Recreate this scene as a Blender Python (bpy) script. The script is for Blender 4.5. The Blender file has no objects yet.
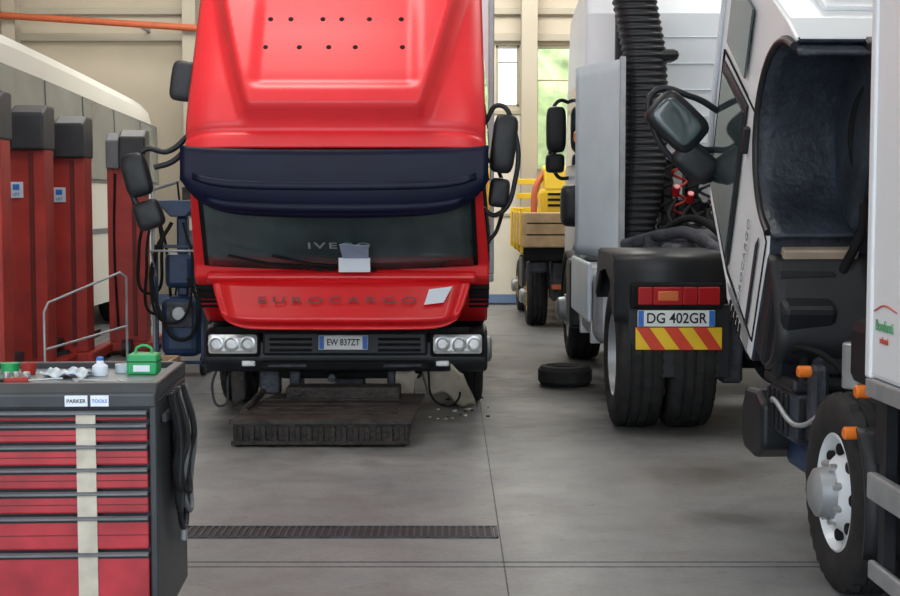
import bpy, math, random
from mathutils import Vector, Matrix, Euler
random.seed(4)
pi=math.pi
sc=bpy.context.scene
sc.view_settings.view_transform='Standard'
sc.view_settings.look='None'

# ---------------------------------------------------------------- materials
def mat(name,col,rough=.5,metal=0,var=.12,scale=6,bump=0,coat=0,spec=.5):
    m=bpy.data.materials.new(name); m.use_nodes=True
    nt=m.node_tree; b=nt.nodes['Principled BSDF']
    b.inputs['Roughness'].default_value=rough
    b.inputs['Metallic'].default_value=metal
    b.inputs['Coat Weight'].default_value=coat
    b.inputs['Coat Roughness'].default_value=.06
    b.inputs['Specular IOR Level'].default_value=spec
    tc=nt.nodes.new('ShaderNodeTexCoord')
    n=nt.nodes.new('ShaderNodeTexNoise'); n.inputs['Scale'].default_value=scale; n.inputs['Detail'].default_value=5
    nt.links.new(tc.outputs['Object'],n.inputs['Vector'])
    r=nt.nodes.new('ShaderNodeValToRGB')
    r.color_ramp.elements[0].position=.3; r.color_ramp.elements[1].position=.7
    r.color_ramp.elements[0].color=[c*(1-var) for c in col]+[1]
    r.color_ramp.elements[1].color=[min(1,c*(1+var)) for c in col]+[1]
    nt.links.new(n.outputs['Fac'],r.inputs['Fac'])
    nt.links.new(r.outputs['Color'],b.inputs['Base Color'])
    if bump:
        bp=nt.nodes.new('ShaderNodeBump'); bp.inputs['Strength'].default_value=bump; bp.inputs['Distance'].default_value=.02
        n2=nt.nodes.new('ShaderNodeTexNoise'); n2.inputs['Scale'].default_value=scale*4; n2.inputs['Detail'].default_value=6
        nt.links.new(tc.outputs['Object'],n2.inputs['Vector'])
        nt.links.new(n2.outputs['Fac'],bp.inputs['Height']); nt.links.new(bp.outputs['Normal'],b.inputs['Normal'])
    return m
RED=mat('red_paint',(.78,.014,.020),.24,0,.05,2,0,0,.5)
REDF=mat('red_fairing',(.86,.034,.045),.36,0,.06,3)
NAVY=mat('navy_plastic',(.004,.006,.028),.40,0,.2,4,0,0,.22)
BLK=mat('black_plastic',(.014,.016,.020),.45,0,.25,6,0,0,.4)
BLKM=mat('black_matte',(.010,.010,.011),.8,0,.3,8,0,0,.2)
UND=mat('underbody_coating',(.024,.032,.048),.5,0,.5,7,.5)
RUB=mat('rubber',(.022,.022,.023),.75,0,.3,12,0,0,.3)
WHT=mat('white_paint',(.74,.78,.83),.3,0,.03,2,0,0,.4)
WHTB=mat('white_box_panel',(.80,.83,.88),.45,0,.02,2)
PALE=mat('pale_blue_panel',(.58,.67,.74),.35,0,.06,3)
GLS=mat('dark_glass',(.055,.080,.086),.06,0,.45,1.6,0,0,.9)
GLG=mat('grey_glass',(.15,.17,.165),.12,0,.35,.9)
CHR=mat('steel',(.62,.63,.64),.3,.9,.1,8)
GAL=mat('grey_metal',(.36,.38,.40),.45,.4,.15,8)
LAMPG=mat('lamp_reflector',(.80,.82,.82),.15,.4,.2,20)
RLENS=mat('red_lens',(.42,.015,.02),.2,0,.1)
OLENS=mat('orange_lens',(.9,.22,.03),.2,0,.1)
PLATE=mat('plate_white',(.85,.87,.86),.4,0,.02)
PBLUE=mat('plate_blue',(.03,.17,.60),.4,0,.02)
INK=mat('ink_black',(.01,.01,.012),.6,0,.0)
LRED=mat('lift_red',(.36,.026,.018),.5,0,.25,4)
LREDD=mat('lift_slot',(.12,.012,.01),.6)
LCAP=mat('lift_cap_grey',(.024,.026,.032),.5,0,.2,5)
LCAP2=mat('lift_side_grey',(.15,.16,.175),.55,0,.2,5)
YEL=mat('yellow_paint',(.88,.58,.02),.45,0,.1,4)
TAN=mat('tan_wood',(.50,.34,.19),.7,0,.2,6)
ORG=mat('orange_pipe_paint',(.50,.11,.04),.6,0,.1)
BLUE=mat('blue_machine_paint',(.012,.036,.095),.45,0,.4,6)
RUST=mat('rusty_steel',(.026,.021,.019),.6,.2,.6,9,.6)
RUST2=mat('worn_brown_steel',(.042,.036,.033),.55,.2,.6,7,.5)
TRED=mat('toolbox_red',(.40,.026,.038),.36,0,.35,5)
TBLK=mat('toolbox_black',(.03,.035,.042),.40,0,.3,6)
TAPE=mat('masking_tape',(.55,.51,.42),.7,0,.2,12)
GRN=mat('green_plastic',(.02,.36,.11),.4,0,.15)
CREAM=mat('cream_wall',(.52,.46,.36),.8,0,.09,.6)
BEAMM=mat('cream_steel',(.42,.38,.30),.6,0,.05,1)
SKIRT=mat('wall_base_blue',(.14,.21,.36),.7,0,.1,1)
CEIL=mat('ceiling_white',(.66,.65,.61),.8,0,.03,1)
LEAF=mat('leaf_green',(.36,.46,.22),.8,0,.6,3,.5)
OUTG=mat('yard_asphalt',(.42,.42,.40),.9,0,.2,1)
PAPER=mat('paper',(.78,.84,.92),.7,0,.02)
LETR=mat('letter_dark',(.22,.03,.035),.5,0,.0)
LETK=mat('letter_black',(.02,.015,.015),.4,0,.0)
LETG=mat('letter_grey',(.25,.27,.28),.4,.3,.0)
ENG=mat('engine_grime',(.04,.045,.06),.5,.2,.6,9,.5)
LETGN=mat('letter_green',(.12,.40,.20),.5,0,.0)
LETRD=mat('letter_red',(.6,.10,.06),.5,0,.0)
HAZR=mat('hazard_red',(.72,.06,.025),.4)
AMB=mat('amber_tail_lens',(.62,.16,.05),.25)

def floor_mat():
    m=bpy.data.materials.new('concrete_floor'); m.use_nodes=True
    nt=m.node_tree; b=nt.nodes['Principled BSDF']; L=nt.links.new
    tc=nt.nodes.new('ShaderNodeTexCoord')
    def noise(s,d=6,ds=0):
        n=nt.nodes.new('ShaderNodeTexNoise'); n.inputs['Scale'].default_value=s; n.inputs['Detail'].default_value=d
        n.inputs['Distortion'].default_value=ds
        L(tc.outputs['Object'],n.inputs['Vector']); return n
    def ramp(n,p0,c0,p1,c1):
        r=nt.nodes.new('ShaderNodeValToRGB'); e=r.color_ramp.elements
        e[0].position=p0;e[0].color=c0;e[1].position=p1;e[1].color=c1
        L(n.outputs['Fac'] if 'Fac' in n.outputs else n.outputs[0],r.inputs['Fac']); return r
    def mul(a,bb,f=1):
        x=nt.nodes.new('ShaderNodeMix'); x.data_type='RGBA'; x.blend_type='MULTIPLY'; x.inputs[0].default_value=f
        L(a.outputs[0] if a.bl_idname!='ShaderNodeMix' else a.outputs[2],x.inputs[6]); L(bb.outputs[0],x.inputs[7]); return x
    a=ramp(noise(1.1,8,.2),.3,(.208,.216,.224,1),.7,(.268,.270,.272,1))
    s=ramp(noise(6,10,.2),.36,(.75,.74,.73,1),.55,(1,1,1,1))
    g=ramp(noise(35,5),.3,(.85,.85,.85,1),.7,(1.0,1.0,1.0,1))
    st=ramp(noise(.7,7,.1),.52,(1,1,1,1),.70,(.70,.69,.68,1))
    sp=ramp(noise(9,3,.2),.67,(1,1,1,1),.72,(.55,.53,.51,1))
    o=mul(mul(mul(mul(a,s,.45),g),st,.6),sp,.5)
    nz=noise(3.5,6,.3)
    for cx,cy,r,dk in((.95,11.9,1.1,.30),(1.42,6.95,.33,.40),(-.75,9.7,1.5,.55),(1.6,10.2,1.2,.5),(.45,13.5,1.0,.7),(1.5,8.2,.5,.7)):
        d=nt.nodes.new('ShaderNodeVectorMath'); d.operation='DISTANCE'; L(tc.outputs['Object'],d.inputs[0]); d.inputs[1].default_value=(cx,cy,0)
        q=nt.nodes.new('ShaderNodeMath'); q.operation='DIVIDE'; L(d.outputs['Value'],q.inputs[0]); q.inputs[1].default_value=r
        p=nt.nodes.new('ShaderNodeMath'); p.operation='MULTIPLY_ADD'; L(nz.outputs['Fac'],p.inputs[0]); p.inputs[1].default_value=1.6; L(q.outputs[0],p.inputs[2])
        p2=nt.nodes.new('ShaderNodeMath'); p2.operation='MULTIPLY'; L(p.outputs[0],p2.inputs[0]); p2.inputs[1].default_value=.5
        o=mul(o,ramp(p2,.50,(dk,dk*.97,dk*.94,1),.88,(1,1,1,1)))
    L(o.outputs[2],b.inputs['Base Color'])
    b.inputs['Specular IOR Level'].default_value=.4
    rr=nt.nodes.new('ShaderNodeMapRange'); rr.inputs[1].default_value=.35; rr.inputs[2].default_value=.65; rr.inputs[3].default_value=.34; rr.inputs[4].default_value=.52
    L(noise(1.6,6,.2).outputs['Fac'],rr.inputs[0]); L(rr.outputs[0],b.inputs['Roughness'])
    bp=nt.nodes.new('ShaderNodeBump'); bp.inputs['Strength'].default_value=.12; bp.inputs['Distance'].default_value=.01
    L(noise(40,5).outputs['Fac'],bp.inputs['Height']); L(bp.outputs['Normal'],b.inputs['Normal'])
    return m
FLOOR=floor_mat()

# ---------------------------------------------------------------- helpers
def group(name,loc=(0,0,0),rot=(0,0,0),parent=None,world=True):
    e=bpy.data.objects.new(name,None); e.empty_display_size=.2
    sc.collection.objects.link(e)
    e.location=loc; e.rotation_euler=rot
    e['off']=list(loc) if world else [0,0,0]
    if parent:
        e.parent=parent
        o=parent.get('off',[0,0,0]); e.location=Vector(loc)-Vector(list(o))
    return e
def link(o,p,extra=(0,0,0)):
    sc.collection.objects.link(o)
    if p is not None:
        o.parent=p; o.location=Vector(extra)-Vector(list(p['off']))
    else: o.location=extra
def mk(p,name,vs,fs,m,smooth=False,bevel=0,seg=2,idx=None,solid=0):
    me=bpy.data.meshes.new(name); me.from_pydata([tuple(v) for v in vs],[],fs); me.update()
    ms=m if isinstance(m,(list,tuple)) else [m]
    for k in ms: me.materials.append(k)
    if idx:
        for f,i in zip(me.polygons,idx): f.material_index=i
    import bmesh
    bm=bmesh.new(); bm.from_mesh(me); bmesh.ops.recalc_face_normals(bm,faces=bm.faces); bm.to_mesh(me); bm.free()
    if smooth:
        for f in me.polygons: f.use_smooth=True
    o=bpy.data.objects.new(name,me); link(o,p)
    if solid:
        s=o.modifiers.new('s','SOLIDIFY'); s.thickness=solid; s.offset=0
    if bevel:
        b=o.modifiers.new('b','BEVEL'); b.width=bevel; b.segments=seg; b.limit_method='ANGLE'; b.angle_limit=.6
    return o
def bverts(x,y,z):
    return [(a,b,c) for a in x for b in y for c in z]
BF=[(0,1,3,2),(4,6,7,5),(0,4,5,1),(2,3,7,6),(0,2,6,4),(1,5,7,3)]
def box(p,name,x,y,z,m,bevel=.008,seg=2,rot=None):
    vs=[Vector(v) for v in bverts(x,y,z)]
    if rot:
        c=Vector(((x[0]+x[1])/2,(y[0]+y[1])/2,(z[0]+z[1])/2)); M=Euler(rot).to_matrix()
        vs=[c+M@(v-c) for v in vs]
    return mk(p,name,vs,BF,m,bevel=bevel,seg=seg)
def boxes(p,name,lst,m,bevel=.004):
    vs=[];fs=[]
    for (x,y,z) in lst:
        n=len(vs); vs+=bverts(x,y,z); fs+=[tuple(i+n for i in f) for f in BF]
    return mk(p,name,vs,fs,m,bevel=bevel,seg=1)
def prism(p,name,poly,x0,x1,m,axis='x',bevel=0,seg=2,idx=None,wf=None):
    n=len(poly); vs=[]
    for s,x in ((0,x0),(1,x1)):
        for q in poly:
            xx=x*(wf(q[0],q[1]) if wf else 1)
            vs.append({'x':(xx,q[0],q[1]),'y':(q[0],xx,q[1]),'z':(q[0],q[1],xx)}[axis])
    fs=[tuple(range(n)),tuple(range(2*n-1,n-1,-1))]+[(i,(i+1)%n,n+(i+1)%n,n+i) for i in range(n)]
    return mk(p,name,vs,fs,m,bevel=bevel,seg=seg,idx=([0,0]+idx) if idx else None)
def frame_axis(d):
    d=Vector(d).normalized(); u=Vector((0,0,1)) if abs(d.z)<.9 else Vector((0,1,0))
    a=d.cross(u).normalized(); b=d.cross(a).normalized(); return d,a,b
def lathe(p,name,c,axis,prof,m,segs=40,smooth=True,mod=None,idx=None,close=False):
    d,a,b=frame_axis(axis); c=Vector(c); vs=[];fs=[];ii=[]
    n=len(prof)
    for k in range(segs):
        t=2*pi*k/segs
        for j,(h,r) in enumerate(prof):
            rr=r+(mod(j,k) if mod else 0)
            vs.append(c+d*h+(a*math.cos(t)+b*math.sin(t))*rr)
    for k in range(segs):
        k2=(k+1)%segs
        for j in range(n-1 if not close else n):
            j2=(j+1)%n
            fs.append((k*n+j,k*n+j2,k2*n+j2,k2*n+j)); ii.append(idx[j] if idx else 0)
    o=mk(p,name,vs,fs,m,smooth=smooth,idx=ii if idx else None)
    if smooth: o.data.set_sharp_from_angle(angle=.6)
    return o
def cyl(p,name,p1,p2,r,m,segs=24,r2=None):
    v=Vector(p2)-Vector(p1); L=v.length; r2=r if r2 is None else r2; e=min(.006,r*.3)
    return lathe(p,name,p1,v,[(0,.0001),(0,r-e),(e,r),(L-e,r2),(L,r2-e),(L,.0001)],m,segs)
def tube(p,name,pts,r,m,smooth=True,cyc=False):
    cu=bpy.data.curves.new(name,'CURVE'); cu.dimensions='3D'; cu.bevel_depth=r; cu.bevel_resolution=4; cu.use_fill_caps=True
    if smooth:
        s=cu.splines.new('BEZIER'); s.bezier_points.add(len(pts)-1)
        for b,q in zip(s.bezier_points,pts): b.co=q; b.handle_left_type=b.handle_right_type='AUTO'
    else:
        s=cu.splines.new('POLY'); s.points.add(len(pts)-1)
        for b,q in zip(s.points,pts): b.co=(*q,1)
    s.use_cyclic_u=cyc
    cu.materials.append(m); o=bpy.data.objects.new(name,cu); link(o,p); return o
def text(p,name,body,loc,size,rot,m,ext=.002,sx=1,space=1,align='CENTER'):
    cu=bpy.data.curves.new(name,'FONT'); cu.body=body; cu.size=size; cu.extrude=ext; cu.align_x=align; cu.align_y='CENTER'
    cu.space_character=space; cu.offset=size*.012
    cu.materials.append(m); o=bpy.data.objects.new(name,cu); link(o,p,loc); o.rotation_euler=rot; o.scale=(sx,1,1); return o
def grid(p,name,f,nu,nv,m,solid=0,u0=-1,u1=1,smooth=True):
    vs=[f(u0+(u1-u0)*i/nu,j/nv) for j in range(nv+1) for i in range(nu+1)]
    fs=[(j*(nu+1)+i,j*(nu+1)+i+1,(j+1)*(nu+1)+i+1,(j+1)*(nu+1)+i) for j in range(nv) for i in range(nu)]
    return mk(p,name,vs,fs,m,smooth=smooth,solid=solid)
def sst(x):
    x=max(0,min(1,x)); return x*x*(3-2*x)
def mirror_head(p,nm,c,sz,rot,m=None):
    m=m or BLK
    c=Vector(c); M=Euler(rot).to_matrix()
    vs=[];fs=[];nu=20;nv=12
    f=lambda t,e:math.copysign(abs(t)**e,t)
    for j in range(nv+1):
        for i in range(nu):
            a=2*pi*i/nu; b=-pi/2+pi*j/nv
            x=f(math.cos(b),.45)*f(math.cos(a),.45); z=f(math.cos(b),.45)*f(math.sin(a),.45); y=f(math.sin(b),.6)
            vs.append(c+M@Vector((x*sz[0]/2,y*sz[1]/2,z*sz[2]/2)))
    for j in range(nv):
        for i in range(nu): fs.append((j*nu+i,j*nu+(i+1)%nu,(j+1)*nu+(i+1)%nu,(j+1)*nu+i))
    return mk(p,nm,vs,fs,m,smooth=True)

# ---------------------------------------------------------------- wheel
def wheel(p,name,c,side,r,w,rim=None,front=True,segs=72):
    rim=rim or WHT
    c=Vector(c); h=w/2; R=r
    prof=[(-h*.8,r*.56),(-h,r*.66),(-h*1.02,r*.80),(-h*.95,r*.93),(-h*.80,r*.985),
          (-h*.5,r),(-h*.46,r-.016),(-h*.40,r-.016),(-h*.36,r),(-h*.06,r),(-h*.03,r-.016),(h*.03,r-.016),(h*.06,r),
          (h*.36,r),(h*.40,r-.016),(h*.46,r-.016),(h*.5,r),(h*.80,r*.985),(h*.95,r*.93),(h*1.02,r*.80),(h,r*.66),(h*.8,r*.56)]
    def mod(j,k):
        if j in(3,4,17,18) and k%2: return -.014
        if j in (8,9,12,13) and k%3==0: return -.012
        if j in (5,16) and k%3==1: return -.012
        return 0
    lathe(p,name+'_tyre',c,(1,0,0),prof,RUB,segs,mod=mod)
    s=side
    if front:
        rp=[(h*.85,r*.60),(h*.9,r*.57),(h*.72,r*.53),(h*.5,r*.50),(h*.6,r*.40),(h*.95,r*.31),(h*1.0,r*.26),(h*1.5,r*.24),(h*1.65,r*.17),(h*1.67,.0001)]
    else:
        rp=[(h*.85,r*.60),(h*.9,r*.57),(h*.3,r*.52),(-h*.2,r*.48),(-h*.4,r*.35),(-h*.4,r*.24),(h*.1,r*.2),(h*.12,.0001)]
    lathe(p,name+'_rim',c,(s,0,0),rp,[rim,GAL],48,idx=[0]*6+[1]*(len(rp)-7))
    for k in range(8):
        t=2*pi*k/8
        q=c+Vector((s*h*(.54 if front else -.3),math.cos(t)*r*.43,math.sin(t)*r*.43))
        cyl(p,name+'_hole_%d'%k,q,q+Vector((s*.03,0,0)),r*.062,BLKM,16)
        t+=pi/8
        q=c+Vector((s*h*(.9 if front else -.35),math.cos(t)*r*.29,math.sin(t)*r*.29))
        cyl(p,name+'_nut_%d'%k,q,q+Vector((s*.035,0,0)),.016,CHR,8)

# ---------------------------------------------------------------- tilting cab
def cab(parent,loc,rot,paint,roofpaint,red):
    e=group('cab',loc,rot,parent=parent,world=True); e['off']=[0,0,0]
    arch=[(1.18+.47*math.cos(a),.0+.47*math.sin(a)) for a in [i*pi/10 for i in range(11)]]
    prof=[(0,0),(-.02,.12),(-.03,.3),(0,.62),(.07,.68),(.24,1.34),(.36,1.46),(.7,1.53),(1.60,1.60),(1.68,1.52),(1.70,.2),(1.68,0)]+arch+[(.6,-.03)]
    n=len(prof); idx=[0]*n
    for i in range(11,n): idx[i]=1
    tp=.11 if red else .035
    def wf(y,z):
        t=max(0,(z-.68))/1.0
        return 1-tp*t*t-.01*t
    prism(e,'cab_shell',prof,-1.04,1.04,[paint,UND],bevel=.035,seg=3,idx=idx,wf=wf)
    def ws(u,v):
        y=.07+.17*v; z=.69+.63*v
        return (u*(.93-.03*v),y-.016-.03*(1-u*u),z)
    grid(e,'windscreen_seal',lambda u,v:(lambda q:(q[0]*1.035,q[1]+.008,.69+(q[2]-.69)*1.02))(ws(u,v)),20,6,BLKM,.01)
    grid(e,'windscreen',ws,20,6,GLS,.008)
    for s in(-1,1):
        tube(e,'wiper_%d'%(s+2),[(s*.15+.1,-.0,.72),(s*.15-.35,.0,.80),(s*.15-.62,.03,.86)],.010,BLKM,False)
    box(e,'cowl',(-.95,.95),(-.045,.02),(.60,.68),paint,.02)
    boxes(e,'grille_slats',[((-.8,.8),(-.06,-.02),(.10+.09*i,.14+.09*i)) for i in range(5)],BLK)
    if red:
        def vis(u,v):
            c=abs(u)**8
            y=.10+.30*v-.07*math.sin(v*pi)
            z=1.30+.30*v-.02*math.sin(v*pi)
            y+=.13*c*(1-v)+ .02*c; z+=.16*c*(1-v)
            y-=.05*(1-u*u)*(1-v*.7)
            return (u*1.02,y,z)
        grid(e,'sun_visor',vis,50,14,NAVY,.02)
        def lip(u,v):
            x=u*.86; q=vis(x/1.02,.22+.16*v); return (q[0],q[1]-.022-.012*math.sin(v*pi),q[2]-.004)
        grid(e,'visor_lip',lip,30,5,NAVY,.012)
        grid(e,'visor_upper_lip',lambda u,v:(lambda q:(q[0],q[1]-.015-.01*math.sin(v*pi),q[2]))(vis(u*.92,.58+.1*v)),30,5,NAVY,.01)
    def rf(u,v):
        if red:
            y=.40+1.62*v
            z=1.60+.085*(1-(1-min(v/.3,1))**2)+.10*v
            x=u*(1.00-.025*v)
            z-=.10*abs(u)**12
            e_=.55+.40*min(1,(max(0,v-.06))/.95)**.8
            r_=sst((e_-abs(u))/.045)*sst((v-.10)/.035)
            z+=.13*r_
            z+=.04*math.exp(-((abs(u)-e_)/.03)**2)*sst((v-.09)/.05)
            z-=.03*math.exp(-((v-.075)/.015)**2)
            z-=.04*sst((.60-abs(u))/.12)*sst((v-.19)/.06)*sst((1-v)/.5)
        else:
            y=.37+1.60*v
            z=1.53+.12*(1-(1-min(v/.3,1))**2)+.10*v
            x=u*(1.04-.03*v)
            z-=.16*abs(u)**7
            if v>.83: y=.37+1.6*.83+ (v-.83)*.2
        return (x,y,z)
    grid(e,'roof_fairing' if red else 'roof_skin',rf,110,90,roofpaint,.02)
    if red:
        k=0
        for v,us in((.415,(-.48,-.25,-.05,.13,.45)),(.56,(-.46,-.32,-.10,.03,.22,.44))):
            for u in us:
                q=Vector(rf(u,v)); cyl(e,'mount_hole_%d'%k,q-Vector((0,0,.01)),q+Vector((0,0,.014)),.020,BLKM,14); k+=1
    for s in(-1,1):
        X=lambda z,o=.006:s*(1.04*wf(0,z)+o)
        def quad(nm,pts,m,o=.006,th=.01):
            mk(e,nm,[(X(z,o),y,z) for y,z in pts],[tuple(range(len(pts)))],m,solid=th)
        t='r' if s>0 else 'l'
        quad('window_seal_'+t,[(.17,.68),(.33,1.34),(1.06,1.38),(1.08,.68)],BLK,.002)
        quad('door_window_'+t,[(.22,.72),(.36,1.30),(1.01,1.34),(1.03,.72)],GLS,.010)
        quad('rear_window_'+t,[(1.18,.80),(1.18,1.34),(1.54,1.34),(1.54,.80)],GLS,.006)
        for nm,pts in(('seam_a_',[(.14,.66),(.10,.05)]),('seam_b_',[(1.11,1.40),(1.11,.50),(.75,.24),(.66,0.02),(.10,.03)]),('seam_c_',[(.14,.66),(.34,1.38),(1.11,1.42)])):
            tube(e,nm+t,[(X(z,.001),y,z) for y,z in pts],.006,BLKM,False)
        box(e,'door_handle_'+t,(s*1.035,s*1.065),(.86,1.0),(.58,.62),BLK,.008)
        boxes(e,'corner_vent_'+t,[((s*.90,s*1.045),(-.035,.05),(.26+.06*i,.295+.06*i)) for i in range(5)],BLKM)
        box(e,'door_step_'+t,(s*.72,s*1.03),(.06,.58),(-.16,.0),BLK,.03)
        box(e,'lower_step_'+t,(s*.76,s*1.02),(.10,.50),(-.34,-.20),BLK,.03)
        tube(e,'step_bracket_'+t,[(s*.8,.12,-.3),(s*.8,.1,0)],.02,BLK,False)
        def ar(u,v): 
            a=-.15+v*(pi+.3); return (s*(.60+.44*(u+1)/2),1.18+.452*math.cos(a),.0+.452*math.sin(a)+.012*math.sin(v*34)*(.3 if u<.8 else 0))
        grid(e,'arch_liner_'+t,ar,6,60,UND,.02)
        tube(e,'arch_edge_'+t,[(s*1.045,1.18+.46*math.cos(a),.46*math.sin(a)) for a in [i*pi/12 for i in range(13)]],.02,BLK)
        box(e,'liner_brace_'+t,(s*.6,s*.66),(.72,1.62),(-.02,.46),UND,.03)
    box(e,'floor_pan',(-.60,.60),(.10,1.64),(.02,.40),UND,.03)
    boxes(e,'floor_ribs',[((-.58,-.36),(.2+.22*i,.27+.22*i),(-.03,.03)) for i in range(7)]+[((.36,.58),(.2+.22*i,.27+.22*i),(-.03,.03)) for i in range(7)],UND,.01)
    for s in(-1,1):
        box(e,'floor_rail_%d'%(s+2),(s*.30,s*.38),(.05,1.66),(-.09,.04),BLK,.015)
    tube(e,'underfloor_hose',[(.2,.1,-.02),(.1,.6,-.06),(.22,1.1,-.04),(.1,1.6,-.02)],.018,BLKM)
    tube(e,'underfloor_cable',[(-.1,.1,-.02),(.0,.6,-.03),(-.12,1.1,-.04),(-.1,1.6,-.02)],.012,BLKM)
    box(e,'rear_panel',(-.85,.85),(1.69,1.72),(.3,1.4),paint,.02)
    boxes(e,'rear_panel_ribs',[((-.8,.8),(1.715,1.735),(.4+.2*i,.46+.2*i)) for i in range(5)],paint)
    return e

# ---------------------------------------------------------------- truck chassis
def bumper(e):
    prof=[(-.20,.42),(-.19,.56),(-.12,.66),(.10,.67),(.22,.62),(.22,.40),(.05,.33),(-.14,.34)]
    prism(e,'bumper',prof,-1.04,1.04,BLK,bevel=.03,seg=3)
    box(e,'bumper_centre',(-.60,.60),(-.235,-.15),(.47,.645),BLK,.02)
    boxes(e,'bumper_slots',[((-.55,-.24),(-.242,-.20),(.50+.04*i,.52+.04*i)) for i in range(3)]+[((.24,.55),(-.242,-.20),(.50+.04*i,.52+.04*i)) for i in range(3)],BLKM)
    box(e,'bumper_lower_lip',(-.62,.62),(-.24,-.1),(.36,.43),BLKM,.02)
    boxes(e,'bumper_step',[((-.56,-.28),(-.25,-.2),(.385,.41)),((.28,.56),(-.25,-.2),(.385,.41))],ENG)
    for s in(-1,1):
        t='r' if s>0 else 'l'
        box(e,'headlamp_bezel_'+t,(s*.62,s*1.02),(-.215,-.12),(.455,.645),BLKM,.02)
        box(e,'headlamp_glass_'+t,(s*.635,s*1.005),(-.228,-.16),(.475,.63),LAMPG,.03)
        for k,xx in enumerate((.71,.83,.94)):
            lathe(e,'headlamp_bulb_%s_%d'%(t,k),(s*xx,-.226,.555),(0,-1,0),[(-.0,.055),(.010,.058),(.013,.045),(-.0,.03),(.0,.0001)],[LAMPG,CHR],24,idx=[1,1,0,0])
        box(e,'fog_lamp_'+t,(s*.66,s*.76),(-.2,-.12),(.385,.43),LAMPG,.01)
def chassis(e,wy,rim,boxy=(1.95,6.6),boxx=(-1.12,1.12),boxz=(1.0,3.5),wr=.42):
    bumper(e)
    for s in(-1,1):
        box(e,'frame_rail_%d'%(s+2),(s*.36,s*.44),(.1,boxy[1]),(.62,.80),BLKM,.01)
        wheel(e,'front_wheel_%d'%(s+2),(s*.90,wy,wr),s,wr,.24,rim)
        wheel(e,'rear_wheel_%d'%(s+2),(s*.88,wy+ (boxy[1]-2.4),wr),s,wr,.26,rim,False,48)
    cyl(e,'front_axle',(-.8,wy,.38),(.8,wy,.38),.05,BLKM)
    cyl(e,'rear_axle',(-.8,wy+boxy[1]-2.4,.40),(.8,wy+boxy[1]-2.4,.40),.08,BLKM)
    for s in(-1,1):
        grid(e,'leaf_spring_%d'%(s+2),lambda u,v:(s*(.40+.04*u),wy-.6+1.2*v,.52-.28*math.sin(v*pi)*.5),2,12,BLKM,.05)
    box(e,'engine_block',(-.32,.32),(.55,1.55),(.45,1.05),ENG,.05)
    box(e,'engine_head',(-.2,.24),(.6,1.5),(1.05,1.18),GAL,.04)
    box(e,'oil_sump',(-.22,.22),(.45,1.2),(.28,.46),ENG,.05)
    box(e,'radiator',(-.42,.42),(.30,.40),(.45,1.05),ENG,.02)
    tube(e,'intake_pipe',[(-.3,.7,1.0),(-.5,.8,.95),(-.52,1.2,.8)],.05,GAL)
    tube(e,'coolant_hose',[(.3,.6,1.0),(.55,.6,.9),(.5,.9,.7)],.035,BLKM)
    box(e,'cargo_box',boxx,boxy,boxz,WHTB,.02)
    box(e,'cargo_box_base_rail',(boxx[0]-.01,boxx[1]+.01),(boxy[0]-.01,boxy[1]),(boxz[0]-.07,boxz[0]),GAL,.01)
    for s in boxx:
        box(e,'cargo_box_corner_%d'%(3 if s>0 else 1),(s-.04,s+.012) if s>0 else (s-.012,s+.04),(boxy[0]-.012,boxy[0]+.04),(boxz[0],boxz[1]),GAL if boxy[0]>1.8 else WHTB,.01)

# ================================================================= RED TRUCK
T=55*pi/180
rt=group('red_tilted_cab_truck',(-.765,10.38,0)); rt['off']=[0,0,0]
chassis(rt,.72,GAL,boxy=(1.97,6.6),boxx=(-1.12,1.14),boxz=(.95,3.6))
cab(rt,(0,0,.70),(T,0,0),RED,REDF,True)
def flap(u,v):
    w=.925*(1-.12*v**1.6)
    c=abs(u)**10
    y=-.47-.17*v-.04*(1-u*u)+.04*sst((v-.8)/.2)
    y+=-.035*sst((v-.22)/.05)*sst((.92-v)/.1)*sst((.93-abs(u))/.05)
    z=1.115-.42*v+.07*c*v
    return (u*w,y,z)
grid(rt,'front_flap',flap,80,40,RED,.02)
boxes(rt,'flap_hinge_shadow_gap',[((-.9,.9),(-.46,-.44),(.66,.70))],BLKM)
text(rt,'flap_lettering','EUROCARGO',(-.02,-.675,.905),.068,(pi/2-.32,0,0),LETR,.001,1.95,1.55)
text(rt,'maker_lettering','IVECO',(-.12,-.52,1.12),.065,(pi/2-.3,0,0),LETK,.004,1.7,1.2)
mk(rt,'flap_sticker',[(.62,-.66,.98),(.78,-.645,1.00),(.72,-.675,.89),(.585,-.685,.875)],[(0,1,2,3)],PAPER,solid=.004)
mk(rt,'windscreen_note',[(-.01,-.66,1.20),(.21,-.66,1.20),(.21,-.64,1.10),(-.01,-.64,1.10)],[(0,1,2,3)],PAPER,solid=.004)
mk(rt,'windscreen_note_top',[(.01,-.84,1.30),(.21,-.84,1.29),(.20,-.68,1.20),(.02,-.68,1.20)],[(0,1,2,3)],mat('blue_paper',(.35,.5,.68),.7),solid=.004)
text(rt,'screen_lettering','IVECO',(.0,-.745,1.285),.07,(pi/2+.6,0,0),GAL,.002,1.8,1.3)
box(rt,'number_plate',(-.19,.17),(-.262,-.235),(.515,.620),PLATE,.006)
boxes(rt,'number_plate_bands',[((-.185,-.15),(-.266,-.25),(.52,.615)),((.13,.165),(-.266,-.25),(.52,.615))],PBLUE,.001)
text(rt,'plate_text','EW 837ZT',(-.01,-.264,.568),.066,(pi/2,0,0),INK,.002,.80)
LIN=mat('torn_liner',(.46,.41,.33),.8,0,.3,6)
def ln(u,v): return (.68+.18*u+.10*v,-.16+.2*v-.05*u,.42-.31*v-.06*u+.03*math.sin(u*5+v*3))
grid(rt,'hanging_liner',ln,12,10,LIN,.01)
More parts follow.
